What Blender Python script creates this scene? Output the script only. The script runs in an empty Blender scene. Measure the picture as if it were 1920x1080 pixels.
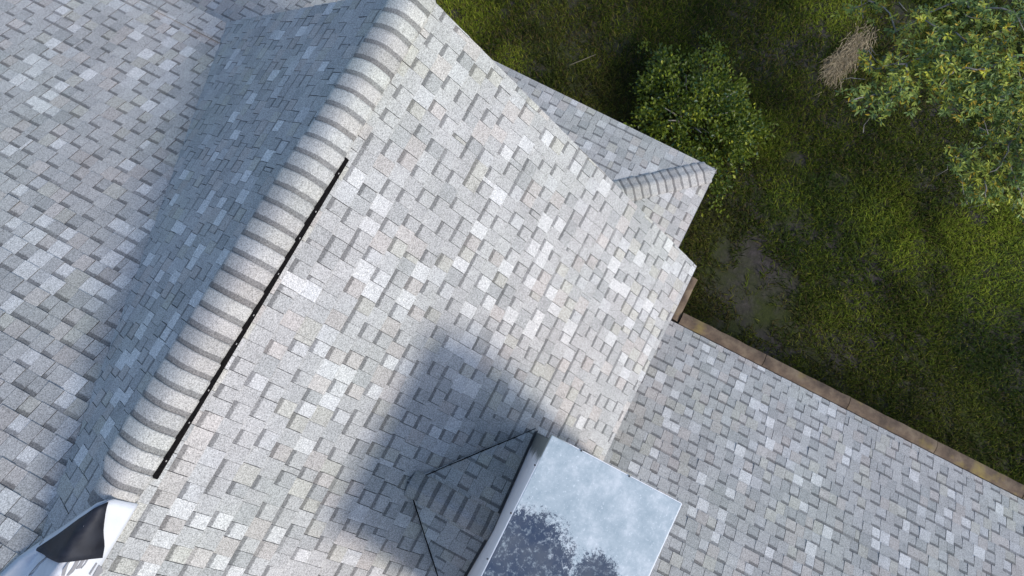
import bpy, bmesh, math, random
import numpy as np
from mathutils import Vector, Matrix

sc = bpy.context.scene
random.seed(7)
RNG = np.random.default_rng(11)
R = math.radians

# ------------------------------------------------------------------ survey frame
# X along the gable ridge, Y horizontally down the bright slope, Z up (0 = drone height).
# world = (X, -Y, Z + H) with the lawn at world z = 0
H = 11.4
F_PX, CX, CY = 1270.15, 960.0, 540.0          # focal length / centre for a 1920 px wide frame
def _frame():
    D = np.array([939.39 - CX, 776.97 - CY, F_PX]); D /= np.linalg.norm(D)
    az = R(62.765); x0 = np.array([math.cos(az), -math.sin(az), 0.0])
    X = x0 - D * (x0 @ D); X /= np.linalg.norm(X)
    return X, np.cross(D, X), D
AX, AY, AD = _frame()
def W(p): return (p[0], -p[1], p[2] + H)
def px_ray(px, py):
    v = np.array([px - CX, py - CY, F_PX]); return np.array([v @ AX, v @ AY, -(v @ AD)])
def at_z(px, py, z):
    r = px_ray(px, py); return r * (z / r[2])
def to_px(p):
    P = p[0] * AX + p[1] * AY - p[2] * AD
    return CX + F_PX * P[0] / P[2], CY + F_PX * P[1] / P[2]

# ------------------------------------------------------------------ camera
cam = bpy.data.objects.new('camera', bpy.data.cameras.new('camera'))
sc.collection.objects.link(cam); sc.camera = cam
cam.data.sensor_width = 36.0; cam.data.lens = F_PX / 1920 * 36.0
cam.data.clip_start = 0.05; cam.data.clip_end = 3000
def wv(i): return Vector((AX[i], -AY[i], -AD[i]))
m = Matrix.Identity(4)
for c, v in enumerate((wv(0), -wv(1), -wv(2))):
    for r in range(3): m[r][c] = v[r]
m.translation = Vector((0, 0, H))
cam.matrix_world = m
sc.render.resolution_x, sc.render.resolution_y = 1024, 576

# ------------------------------------------------------------------ sky, sun, exposure
SUN = np.array([-0.21, 0.735, 0.638]); SUN /= np.linalg.norm(SUN)
sw = Vector((SUN[0], -SUN[1], SUN[2]))
world = bpy.data.worlds.new('World'); sc.world = world; world.use_nodes = True
nt = world.node_tree; nt.nodes.clear()
sky = nt.nodes.new('ShaderNodeTexSky'); sky.sky_type = 'NISHITA'; sky.sun_disc = False
sky.sun_elevation = math.asin(sw.z); sky.sun_rotation = math.atan2(sw.x, sw.y)
sky.altitude = 50; sky.air_density = 1.0; sky.dust_density = 1.0; sky.ozone_density = 1.4
bg = nt.nodes.new('ShaderNodeBackground'); bg.inputs[1].default_value = 0.15
wo = nt.nodes.new('ShaderNodeOutputWorld')
nt.links.new(sky.outputs[0], bg.inputs[0]); nt.links.new(bg.outputs[0], wo.inputs[0])
sun = bpy.data.objects.new('sun', bpy.data.lights.new('sun', 'SUN'))
sc.collection.objects.link(sun)
sun.data.energy = 2.05; sun.data.angle = R(12.0); sun.data.color = (1.0, 0.94, 0.86)
sun.rotation_euler = sw.to_track_quat('Z', 'Y').to_euler(); sun.location = (0, -30, 40)
vs = sc.view_settings
vs.view_transform = 'Standard'; vs.look = 'None'; vs.exposure = 0.74; vs.gamma = 1.0; vs.use_curve_mapping = False

# ------------------------------------------------------------------ helpers
col = sc.collection
def link(name, me, mat=None, parent=None):
    o = bpy.data.objects.new(name, me); col.objects.link(o)
    if mat and me is not None: me.materials.append(mat)
    if parent: o.parent = parent
    return o
def tag(o, label=None, cat=None, group=None, kind=None):
    if label: o['label'] = label
    if cat: o['category'] = cat
    if group: o['group'] = group
    if kind: o['kind'] = kind
    return o
def empty(name, loc):
    o = bpy.data.objects.new(name, None); col.objects.link(o); o.location = loc; o.empty_display_size = 0.2
    return o
def mesh_pts(name, pts, faces, mat, parent=None, world=False, smooth=False):
    """pts in survey coordinates; the object's origin goes to their middle, less the parent's place."""
    P = [Vector(p if world else W(p)) for p in pts]
    c = sum(P, Vector()) / len(P)
    me = bpy.data.meshes.new(name); me.from_pydata([p - c for p in P], [], faces); me.update()
    bm = bmesh.new(); bm.from_mesh(me); bmesh.ops.recalc_face_normals(bm, faces=bm.faces); bm.to_mesh(me); bm.free()
    if smooth: me.polygons.foreach_set('use_smooth', [True] * len(me.polygons))
    o = link(name, me, mat, parent)
    o.location = c - (abs_loc(parent) if parent else Vector())
    return o
def abs_loc(o):
    v = Vector()
    while o is not None: v += o.location; o = o.parent
    return v
def box(name, x0, x1, y0, y1, z0, z1, mat, parent=None, bevel=0.0):
    P = [(x, y, z) for z in (z0, z1) for y in (y0, y1) for x in (x0, x1)]
    F = [(0,1,3,2),(4,6,7,5),(0,4,5,1),(2,3,7,6),(0,2,6,4),(1,5,7,3)]
    o = mesh_pts(name, P, F, mat, parent)
    if bevel:
        b = o.modifiers.new('b', 'BEVEL'); b.width = bevel; b.segments = 2
    return o
def bulk(name, V, counts, idx, mat, parent=None, facecol=None, smooth=False):
    """large mesh from numpy arrays (world coordinates)"""
    me = bpy.data.meshes.new(name)
    me.vertices.add(len(V)); me.vertices.foreach_set('co', np.asarray(V, np.float32).ravel())
    me.loops.add(len(idx)); me.loops.foreach_set('vertex_index', np.asarray(idx, np.int32))
    me.polygons.add(len(counts)); st = np.concatenate([[0], np.cumsum(counts)[:-1]])
    me.polygons.foreach_set('loop_start', st.astype(np.int32)); me.polygons.foreach_set('loop_total', np.asarray(counts, np.int32))
    me.update(calc_edges=True)
    if facecol is not None:
        a = me.attributes.new('tone', 'FLOAT_COLOR', 'FACE'); a.data.foreach_set('color', np.asarray(facecol, np.float32).ravel())
    me.polygons.foreach_set('use_smooth', np.full(len(counts), bool(smooth)))
    o = link(name, me, mat, parent)
    if parent: o.location = -abs_loc(parent)
    return o

# ------------------------------------------------------------------ materials
class NT:
    def __init__(s, name):
        s.m = bpy.data.materials.new(name); s.m.use_nodes = True; s.t = s.m.node_tree
        s.b = s.t.nodes['Principled BSDF']; s.b.inputs['Specular IOR Level'].default_value = 0.2
    def n(s, typ, **kw):
        x = s.t.nodes.new(typ)
        for k, v in kw.items():
            if k.startswith('i_'):
                key = k[2:]; x.inputs[int(key) if key.isdigit() else key.replace('_', ' ')].default_value = v
            else: setattr(x, k, v)
        return x
    def l(s, a, b): s.t.links.new(a, b)
    def pos(s): return s.n('ShaderNodeNewGeometry').outputs['Position']
    def noise(s, scale, detail=3, rough=0.6, vec=None):
        x = s.n('ShaderNodeTexNoise', i_Scale=scale, i_Detail=detail, i_Roughness=rough); s.l(vec or s.pos(), x.inputs['Vector']); return x.outputs[0]
    def ramp(s, src, stops):
        x = s.n('ShaderNodeValToRGB'); el = x.color_ramp.elements
        while len(el) < len(stops): el.new(0.5)
        for e, (p, c) in zip(el, stops): e.position = p; e.color = c if len(c) == 4 else (*c, 1)
        s.l(src, x.inputs[0]); return x.outputs[0]
    def math(s, op, a, b=None, clamp=False):
        x = s.n('ShaderNodeMath', operation=op, use_clamp=clamp)
        for i, v in enumerate((a, b)):
            if v is None: continue
            if isinstance(v, (int, float)): x.inputs[i].default_value = v
            else: s.l(v, x.inputs[i])
        return x.outputs[0]
    def mapr(s, src, a, b, c, d):
        x = s.n('ShaderNodeMapRange', i_1=a, i_2=b, i_3=c, i_4=d); s.l(src, x.inputs[0]); return x.outputs[0]
    def mix(s, fac, a, b, mode='MIX'):
        x = s.n('ShaderNodeMix', data_type='RGBA', blend_type=mode)
        for i, v in ((0, fac), (6, a), (7, b)):
            if isinstance(v, (int, float)): x.inputs[i].default_value = v
            elif isinstance(v, tuple): x.inputs[i].default_value = v if len(v) == 4 else (*v, 1)
            else: s.l(v, x.inputs[i])
        return x.outputs[2]
    def bump(s, src, strength, dist=0.002):
        x = s.n('ShaderNodeBump', i_Strength=strength, i_Distance=dist); s.l(src, x.inputs['Height']); s.l(x.outputs[0], s.b.inputs['Normal'])
    def done(s, colr, rough=0.9, **kw):
        if isinstance(colr, tuple): s.b.inputs['Base Color'].default_value = (*colr, 1)
        else: s.l(colr, s.b.inputs['Base Color'])
        if isinstance(rough, (int, float)): s.b.inputs['Roughness'].default_value = rough
        else: s.l(rough, s.b.inputs['Roughness'])
        for k, v in kw.items(): s.b.inputs[k.replace('_', ' ')].default_value = v
        return s.m

def shingle_material(name, band_dark=0.47, gain=1.0, b0=0.715, jagged=0.24, soft=0.06):
    n = NT(name)
    tone = n.n('ShaderNodeAttribute', attribute_name='tone')
    uv = n.n('ShaderNodeUVMap', uv_map='tab'); sep = n.n('ShaderNodeSeparateXYZ'); n.l(uv.outputs[0], sep.inputs[0])
    jag = n.noise(70, 3, 0.7)
    v = n.math('ADD', sep.outputs[1], n.math('MULTIPLY', n.math('SUBTRACT', jag, 0.5), jagged))
    band = n.math('MULTIPLY', n.mapr(v, b0, b0 + soft, 0, 1), tone.outputs['Alpha'])
    gran = n.noise(118, 2, 0.85); gran2 = n.noise(52, 2, 0.7); blot = n.noise(2.1, 4, 0.6)
    g = n.math('ADD', n.mapr(gran, 0.32, 0.68, 0.52, 1.48), n.mapr(gran2, 0.3, 0.7, -0.12, 0.12))
    g = n.math('MULTIPLY', g, n.mapr(blot, 0.3, 0.7, 0.92, 1.07))
    c = n.mix(band, tone.outputs['Color'], n.mix(1.0, tone.outputs['Color'], (band_dark, band_dark, band_dark * 1.02), 'MULTIPLY'))
    gc = n.n('ShaderNodeCombineColor')
    for i in range(3): n.l(g, gc.inputs[i])
    c = n.mix(1.0, c, gc.outputs[0], 'MULTIPLY')
    if gain != 1.0: c = n.mix(1.0, c, (gain, gain, gain), 'MULTIPLY')
    # grime gathered along the butt edges
    gr = n.math('MULTIPLY', n.mapr(n.noise(5.5, 5, 0.7), 0.56, 0.72, 0, 1), n.mapr(v, 0.0, 0.25, 0.5, 0.12))
    c = n.mix(gr, c, (0.10, 0.098, 0.092))
    c = n.mix(1.0, c, n.ramp(n.noise(0.9, 3, .5), [(0.35, (1.04, 0.995, 0.945)), (0.5, (1.02, 1.0, 0.95)), (0.65, (1.01, 1.005, 0.925))]), 'MULTIPLY')
    n.bump(gran, 0.5, 0.0015)
    return n.done(c, 0.95)
M = {}
M['shingle'] = shingle_material('asphalt_shingle')
M['cap'] = shingle_material('ridge_cap_shingle', 0.50, b0=0.715, jagged=.10, soft=.02)
n = NT('roof_deck_felt'); M['deck'] = n.done(n.ramp(n.noise(40), [(0.3, (.06, .06, .06)), (0.7, (.11, .11, .11))]), 0.95)
n = NT('white_trim'); M['trim'] = n.done(n.ramp(n.noise(6, 5), [(0.35, (.52, .52, .50)), (0.65, (.68, .68, .66))]), 0.6)
n = NT('drip_metal'); M['drip'] = n.done(n.ramp(n.noise(8, 4), [(0.3, (.24, .24, .24)), (0.7, (.33, .33, .33))]), 0.6)
n = NT('wall_stucco'); n.bump(n.noise(90), .4, .004); M['wall'] = n.done(n.ramp(n.noise(3, 5), [(0.3, (.36, .31, .26)), (0.7, (.45, .40, .34))]), 0.9)
n = NT('vent_plastic'); M['vent'] = n.done(n.ramp(n.noise(60), [(0.3, (.003, .003, .003)), (0.7, (.010, .009, .009))]), 1.0, Specular_IOR_Level=0.05)
n = NT('pale_speck'); M['clip'] = n.done((.30, .28, .26), 0.6)
n = NT('dirty_gutter_guard')
gn = n.noise(4.2, 6, 0.65); gm = n.noise(2.4, 4, 0.6)
c = n.ramp(gn, [(0.28, (.045, .034, .027)), (0.5, (.12, .085, .058)), (0.72, (.21, .16, .105))])
c = n.mix(n.mapr(gm, 0.56, 0.70, 0, .8), c, (.24, .18, .055))
n.bump(n.noise(60, 4), .5, .004); M['guard'] = n.done(c, 0.85)
n = NT('gutter_metal'); M['gutter'] = n.done(n.ramp(n.noise(5, 5), [(0.3, (.06, .045, .035)), (0.7, (.13, .10, .08))]), 0.6)
n = NT('chimney_siding'); cs = n.ramp(n.noise(2.5, 5), [(0.3, (.66, .66, .67)), (0.7, (.78, .78, .79))]); sp = n.n('ShaderNodeSeparateXYZ'); n.l(n.pos(), sp.inputs[0]); al = n.math('ADD', sp.outputs[0], n.math('MULTIPLY', n.math('SUBTRACT', n.noise(9, 5, .7), .5), .22)); M['chimney'] = n.done(n.mix(n.math('MULTIPLY', n.mapr(al, -.19, -.13, 0, .88), n.mapr(sp.outputs[1], -.50, -.40, 0, 1)), cs, (.085, .10, .085)), 0.6)
n = NT('flashing_metal'); M['flash'] = n.done(n.ramp(n.noise(8, 4), [(0.3, (.03, .032, .035)), (0.7, (.08, .08, .085))]), 0.5)

# ------------------------------------------------------------------ roof planes (survey)
T1, TB = math.tan(R(42.52)), math.tan(R(25.7))
YC, ZC = -1.926, -4.401                     # crown of the gable ridge
def z1(X, Y): return ZC - T1 * (Y - YC)
def z2(X, Y): return ZC + T1 * (Y - YC)
def z3(X, Y): return -5.795 - TB * X
def z5(X, Y): return -7.786 - TB * X
T6 = math.tan(R(20)); X6, Y6, Z6 = 4.14, 1.045, -8.5
def z6(X, Y): return Z6 + T6 * (X6 - X)
def z7(X, Y): return Z6 + T6 * (Y6 - Y)
XR, YE, X3E, X5E = 2.405, 1.155, 2.385, 2.10
def roof_z(X, Y): return z1(X, Y) if Y > YC else max(z2(X, Y), z3(X, Y))

house = empty('house', W((0.5, 0.0, -H)))
tag(house, 'house with pale grey shingle gable roof, chimney and lower side roofs', 'house')

EXPO = 0.143
def clip_poly(poly, subj):
    """Sutherland-Hodgman; poly convex counter-clockwise"""
    out = subj
    for i in range(len(poly)):
        a, b = poly[i], poly[(i + 1) % len(poly)]; inp, out = out, []
        if not inp: return []
        def side(p): return (b[0]-a[0])*(p[1]-a[1]) - (b[1]-a[1])*(p[0]-a[0])
        for k in range(len(inp)):
            p, q = inp[k], inp[(k + 1) % len(inp)]; sp, sq = side(p), side(q)
            if sp >= 0: out.append(p)
            if (sp >= 0) != (sq >= 0):
                t = sp / (sp - sq); out.append((p[0] + t*(q[0]-p[0]), p[1] + t*(q[1]-p[1])))
    return out
def area(p): return 0.5 * abs(sum(p[i][0]*p[(i+1) % len(p)][1] - p[(i+1) % len(p)][0]*p[i][1] for i in range(len(p))))

def pick_tone(rr):
    t = rr.random()
    if t < 0.012: b = rr.uniform(0.42, 0.47); c = (b*0.985, b, b*1.03)
    elif t < 0.09: b = rr.uniform(0.375, 0.415); c = (b*0.985, b, b*1.03)
    elif t < 0.24: b = rr.uniform(0.32, 0.38); c = (b*1.03, b*0.99, b*0.975)
    elif t < 0.33: b = rr.uniform(0.33, 0.38); c = (b*1.01, b*1.005, b*0.955)
    elif t < 0.48: b = rr.uniform(0.29, 0.32); c = (b*0.975, b, b*1.02)
    else: b = rr.uniform(0.32, 0.365); c = (b*0.99, b, b*1.015)
    return c

TABS = []      # every tab of every slope; the largest in the picture become parts of their own
def shingle_slope(slope, O, U, V, N, poly, seed, voff=0.0, lift=0.0, hints=()):
    """O origin on the eave, U along the courses, V up the slope, N normal (survey vectors);
       poly = outline in (u, v), convex, counter-clockwise. hints: (u, v, tone)"""
    rr = random.Random(seed)
    O, U, V, N = map(np.array, (O, U, V, N))
    us = [p[0] for p in poly]; vv = [p[1] for p in poly]
    k = 0; v0 = voff * EXPO
    while v0 < max(vv):
        u = min(us) - rr.random() * 0.4; tooth = rr.random() < 0.5
        run = rr.randint(2, 6)
        while u < max(us):
            w = rr.choice((rr.uniform(.095, .125), rr.uniform(.105, .135), rr.uniform(.125, .15))) if tooth else rr.choice((rr.uniform(.09, .115), rr.uniform(.10, .13)))
            if rr.random() < 0.03: w = rr.uniform(.03, .06)
            jit = rr.uniform(-.0025, .0025)
            g = 0.0011 + (0.0020 if rr.random() < .2 else 0)
            quad = [(u + g, v0 + jit), (u + w - g, v0 + jit + rr.uniform(-.0015, .0015)), (u + w - g, v0 + EXPO + 0.012), (u + g, v0 + EXPO + 0.012)]
            q = clip_poly(poly, quad)
            hb = lift + (0.0118 if tooth else 0.0070) + rr.uniform(-.0008, .0014)
            if rr.random() < .035: hb += rr.uniform(.003, .007)
            col_ = pick_tone(rr); band = 0.0 if tooth else 1.0
            if tooth and rr.random() < .10: band = rr.uniform(.5, 1)
            if len(q) >= 3 and area(q) > 2e-4:
                TABS.append(dict(slope=slope, q=q, v0=v0, u0=u, w=w, hb=hb, lo=lift, O=O, U=U, V=V, N=N, tone=col_, band=band))
            u += w; run -= 1
            tooth = (not tooth) if rr.random() < (.80 if tooth else .93) else tooth
        v0 += EXPO; k += 1
def tab_geo(t):
    P, UVs = [], []
    q = t['q']
    for (u, v) in q:
        f = min(1, max(0, (v - t['v0']) / (EXPO + 0.012)))
        h = t['hb'] + (t['lo'] + 0.0022 - t['hb']) * f
        P.append(t['O'] + t['U']*u + t['V']*v + t['N']*h); UVs.append(((u - t['u0']) / t['w'], (v - t['v0']) / EXPO))
    for (u, v) in q:
        P.append(t['O'] + t['U']*u + t['V']*v + t['N']*(t['lo'] - 0.003))
    k = len(q)
    F = [tuple(range(k))] + [(i, k + i, k + (i + 1) % k, (i + 1) % k) for i in range(k)]
    return P, F, UVs + UVs
def signed_ok(t):
    return np.dot(np.cross(t['U'], t['V']), t['N'])

def deck(name, pts, parent, thick=0.09, mat='deck'):
    """roof boarding: polygon pts on the slope, given thickness downwards"""
    k = len(pts); P = [(p[0], p[1], p[2] - 0.004) for p in pts] + [(p[0], p[1], p[2] - thick) for p in pts]
    F = [tuple(range(k)), tuple(range(2*k - 1, k - 1, -1))] + [(i, (i+1) % k, k + (i+1) % k, k + i) for i in range(k)]
    return mesh_pts(name, P, F, M[mat], parent)
def uvpoly(O, U, V, pts):
    O, U, V = map(np.array, (O, U, V)); p = [((np.array(a) - O) @ U, (np.array(a) - O) @ V) for a in pts]
    s = sum(p[i][0]*p[(i+1) % len(p)][1] - p[(i+1) % len(p)][0]*p[i][1] for i in range(len(p)))
    return p if s > 0 else p[::-1]
c1, s1 = math.cos(R(42.52)), math.sin(R(42.52)); cB, sB = math.cos(R(25.7)), math.sin(R(25.7)); c6, s6 = math.cos(R(20)), math.sin(R(20))
# bright slope of the gable
pts = [(-4.6, YE, z1(0, YE)), (XR, YE, z1(0, YE)), (XR, YC, ZC), (-4.6, YC, ZC)]
slope1 = deck('roof_slope', pts, house); tag(slope1, 'sunlit gable slope carrying the chimney')
O, U, V, N = (0, YE, z1(0, YE)), (1, 0, 0), (0, -c1, s1), (0, s1, c1)
shingle_slope(slope1, O, U, V, N, uvpoly(O, U, V, pts), 101, -0.45)
# shaded slope behind the ridge
XV = (-5.795 - ZC) / TB
yv = YC - (ZC - z3(XR, 0)) / T1
pts = [(XV, YC, ZC), (XR, YC, ZC), (XR, yv, z3(XR, 0))]
slope2 = deck('roof_slope', pts, house); tag(slope2, 'shaded narrow slope behind the ridge')
O, U, V, N = (0, yv, z3(XR, 0)), (1, 0, 0), (0, c1, s1), (0, -s1, c1)
shingle_slope(slope2, O, U, V, N, uvpoly(O, U, V, pts), 202, 0.0)
# big slope at the far side of the valley
pts = [(X3E, -11, z3(X3E, 0)), (X3E, YC - (ZC - z3(X3E, 0)) / T1, z3(X3E, 0)), (XV, YC, ZC), (-4.6, YC, z3(-4.6, 0)), (-4.6, -11, z3(-4.6, 0))]
slope3 = deck('roof_slope', pts, house); tag(slope3, 'broad grey slope beyond the valley')
O, U, V, N = (X3E, 0, z3(X3E, 0)), (0, 1, 0), (-cB, 0, sB), (sB, 0, cB)
shingle_slope(slope3, O, U, V, N, uvpoly(O, U, V, pts), 303, -0.05)
# lower roof beside the chimney
pts = [(X5E, 0.86, z5(X5E, 0)), (X5E, 9.5, z5(X5E, 0)), (-4.0, 9.5, z5(-4, 0)), (-4.0, 0.86, z5(-4, 0))]
slope5 = deck('roof_slope', pts, house); tag(slope5, 'lower grey slope with gutter along its eave')
O, U, V, N = (X5E, 0, z5(X5E, 0)), (0, 1, 0), (-cB, 0, sB), (sB, 0, cB)
shingle_slope(slope5, O, U, V, N, uvpoly(O, U, V, pts), 505, -0.38)
# skirt roof under the gable end: front and side
xt = 2.08
pts = [(X6, -11, Z6), (X6, Y6, Z6), (xt, Y6 - (X6 - xt), z6(xt, 0)), (xt, -11, z6(xt, 0))]
slope6 = deck('roof_slope', pts, house); tag(slope6, 'low skirt roof in front of the gable end')
O, U, V, N = (X6, 0, Z6), (0, 1, 0), (-c6, 0, s6), (s6, 0, c6)
shingle_slope(slope6, O, U, V, N, uvpoly(O, U, V, pts), 606, -0.15)
pts = [(xt + .05, Y6, Z6), (X6, Y6, Z6), (xt + .05, Y6 - (X6 - xt - .05), z7(0, Y6 - (X6 - xt - .05)))]
slope7 = deck('roof_slope', pts, house); tag(slope7, 'short side of the skirt roof past the hip')
O, U, V, N = (0, Y6, Z6), (1, 0, 0), (0, -c6, s6), (0, s6, c6)
shingle_slope(slope7, O, U, V, N, uvpoly(O, U, V, pts), 707, -0.15)
# cricket behind the chimney
CX0, CX1, CY0, CY1, CZT = -1.70, 0.035, 0.348, 1.259, -4.40
XM = 0.5 * (CX0 + CX1)
ya = -0.43; zr = z1(0, ya) + 0.03
zc = z1(0, CY0) + 0.012
cricket = mesh_pts('cricket', [(XM, ya, zr), (XM, CY0 + .03, zr), (CX1, CY0 + .03, zc), (CX0, CY0 + .03, zc), (XM, CY0 + .03, zc - .05)],
                   [(0, 1, 2), (0, 3, 1), (1, 4, 2), (1, 3, 4), (0, 2, 4, 3)], M['deck'], house)
tag(cricket, 'small shaded cricket roof behind the chimney')
hw = CX1 - XM; slen = math.hypot(hw, zr - zc); cc, cs_ = hw / slen, (zr - zc) / slen
pts = [(CX1, CY0, zc), (XM, CY0, zr), (XM, ya, zr)]
O, U, V, N = (CX1, 0, zc), (0, 1, 0), (-cc, 0, cs_), (cs_, 0, cc)
shingle_slope(cricket, O, U, V, N, uvpoly(O, U, V, pts), 808, -0.3, 0.004)
pts = [(CX0, CY0, zc), (XM, CY0, zr), (XM, ya, zr)]
O, U, V, N = (CX0, 0, zc), (0, 1, 0), (cc, 0, cs_), (-cs_, 0, cc)
shingle_slope(cricket, O, U, V, N, uvpoly(O, U, V, pts), 809, -0.3, 0.004)

# the 300 tabs that show largest are single parts, the rest of each slope one mass
def shown(t):
    c = np.mean([t['O'] + t['U']*u + t['V']*v for u, v in t['q']], axis=0); x, y = to_px(c)
    t['c'] = c; t['xy'] = (x, y)
    if not (8 < x < 1912 and 8 < y < 1072): return 0
    if t['slope'] is slope1 and CX0 - .6 < c[0] < CX1 + .05 and c[1] > ya: return 0
    if c[2] < -7.3 and t['slope'] in (slope6, slope7, slope5):
        pass
    q = [to_px(t['O'] + t['U']*u + t['V']*v) for u, v in t['q']]
    return area(q) if len(q) < 5 else 0
for t in TABS: t['s'] = shown(t)
TABS.sort(key=lambda t: -t['s'])
def tab_mesh(name, tabs, parent):
    V, counts, idx, uv, tone = [], [], [], [], []
    base = abs_loc(parent)
    for t in tabs:
        P, F, UV = tab_geo(t); b = len(V)
        V.extend(W(p) for p in P)
        for fi, f in enumerate(F):
            f = f if signed_ok(t) < 0 else f[::-1]
            k_ = 1.0 if fi == 0 else 0.42       # cut edges show the dark asphalt core
            counts.append(len(f)); idx.extend(b + i for i in f); uv.extend(UV[i] for i in f); tone.append((t['tone'][0]*k_, t['tone'][1]*k_, t['tone'][2]*k_, t['band'] if fi == 0 else 0.0))
    V = np.array(V); c = V.mean(0); 
    me = bpy.data.meshes.new(name)
    me.vertices.add(len(V)); me.vertices.foreach_set('co', (V - c).astype(np.float32).ravel())
    me.loops.add(len(idx)); me.loops.foreach_set('vertex_index', np.array(idx, np.int32))
    me.polygons.add(len(counts)); st = np.concatenate([[0], np.cumsum(counts)[:-1]])
    me.polygons.foreach_set('loop_start', st.astype(np.int32)); me.polygons.foreach_set('loop_total', np.array(counts, np.int32))
    me.update(calc_edges=True)
    a = me.attributes.new('tone', 'FLOAT_COLOR', 'FACE'); a.data.foreach_set('color', np.array(tone, np.float32).ravel())
    l = me.uv_layers.new(name='tab'); l.data.foreach_set('uv', np.array(uv, np.float32).ravel())
    me.polygons.foreach_set('use_smooth', np.zeros(len(counts), bool))
    o = link(name, me, M['shingle'], parent); o.location = Vector(c) - base
    return o
# light and dark tabs read off the photograph (pixel), tones set by slope: see LIGHT below
LIGHT = [(x, y, .445) for x, y in (
 (697,432),(555,540),(680,517),(723,510),(702,546),(790,522),(868,497),(762,575),(908,535),(923,557),(952,507),(880,585),(955,603),(852,637),(928,647),(993,627),(995,530),
 (992,533),(1035,552),(1008,600),(1073,618),(1060,645),(1162,537),(1205,533),(1207,570),(1150,635),(1205,615),(1222,617),(1242,613),(1157,672),(1215,650),(1047,580),
 (882,360),(928,383),(952,393),(913,310),(923,342),(1040,393),(1055,415),(1000,463),(903,430),(1025,413),(948,303),(342,967),(383,970),(412,990),(515,1007),(280,1062),(405,1060),(442,1068),(560,1050),(308,1028),
 (576,772),(581,824),(654,702),(698,748),(732,691),(818,808),(883,741),(927,650),(992,728),(1029,751),(1037,780),(953,756),(992,623),(854,790),(896,668),(987,787),
 (825,82),(812,174),(834,196),(749,218),(780,222),(877,244),(895,274),(947,296),(671,341),(727,374),(927,344),(878,359),(930,381),(969,200),(1039,291),(946,291),(1067,347),(1099,379),(1108,315),(1131,356),(1243,453),(1053,414),(1011,467),(953,504),(1016,486),(1173,426),(1118,440),(1224,491),(1159,532),(1141,495),(1206,486),
 (1131,241),(1081,213),(1178,278),(1217,312),(1141,296),(1037,210),(1069,194))]
LIGHT += [(x, y, .49) for x, y in (
 (90,413),(63,430),(137,435),(108,455),(217,410),(215,475),(68,502),(137,503),(48,523),(183,528),(207,540),(182,562),(97,552),(18,473),(212,503),(233,455),(263,435),(15,432),
 (107,22),(137,57),(92,77),(55,107),(250,72),(320,60),(280,107),(317,122),(167,140),(65,140),(260,142),(37,150),(87,177),(55,190),(82,202),(112,160),(285,197),(355,102),(392,122),(45,265),(25,282),(105,267),(275,272),(40,350),(90,410),(107,457),(220,440),(217,412),(270,435),(217,520),(62,500),(15,472),(245,312),(277,355),(110,763),(33,857),(20,940),(17,997),(137,733),
 (1318,658),(1335,688),(1238,702),(1268,736),(1252,788),(1263,816),(1235,849),(1196,874),(1321,894),(1416,769),(1435,797),(1443,827),(1396,844),(1516,799),(1543,899),(1577,872),(1493,911),(1504,944),(1496,958),(1554,991),(1296,974),(1321,941),(1368,938),(1341,1019),(1449,1036),(1510,1036),(1632,1030),(1635,1008),(1777,930),(1768,969),(1716,899),(1821,980),(1774,1016),(1838,1047),(1877,958),(1593,858),(1404,891),(1693,1063),(1699,997),(1568,774),(1427,691),(1399,713),(1382,730))]
LIGHT += [(x, y, .51) for x, y in (  # paler tabs here to lift the brightness of the shaded slope
 (380,393),(418,418),(338,417),(340,433),(358,445),(377,467),(370,502),(420,492),(327,373),(283,492),(307,522),(417,372),(450,368),(403,370),(644,78),(666,100),(615,83),(570,59),(531,65),(525,57),(514,144),(609,128),(534,174),(578,102),
 (266,627),(289,600),(306,627),(301,661),(334,608),(363,568),(253,681),(234,684),(440,215),(470,190),(520,240),(400,300),(350,330),(470,330),(455,255),(500,300),(430,120),(220,760),(200,800),(170,850),(250,740),(300,560),(330,520))]
for x, y, b in LIGHT:
    t = min(TABS, key=lambda t: (t['xy'][0]-x)**2 + (t['xy'][1]-y)**2); t['tone'] = (b*.99, b, b*1.02)
for t in TABS[:300]: tab_mesh('shingle', [t], t['slope'])
for s in (slope1, slope2, slope3, slope5, slope6, slope7, cricket):
    rest = [t for t in TABS[300:] if t['slope'] is s]
    o = tab_mesh('shingle_field', rest, s); tag(o, kind='stuff')

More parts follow.
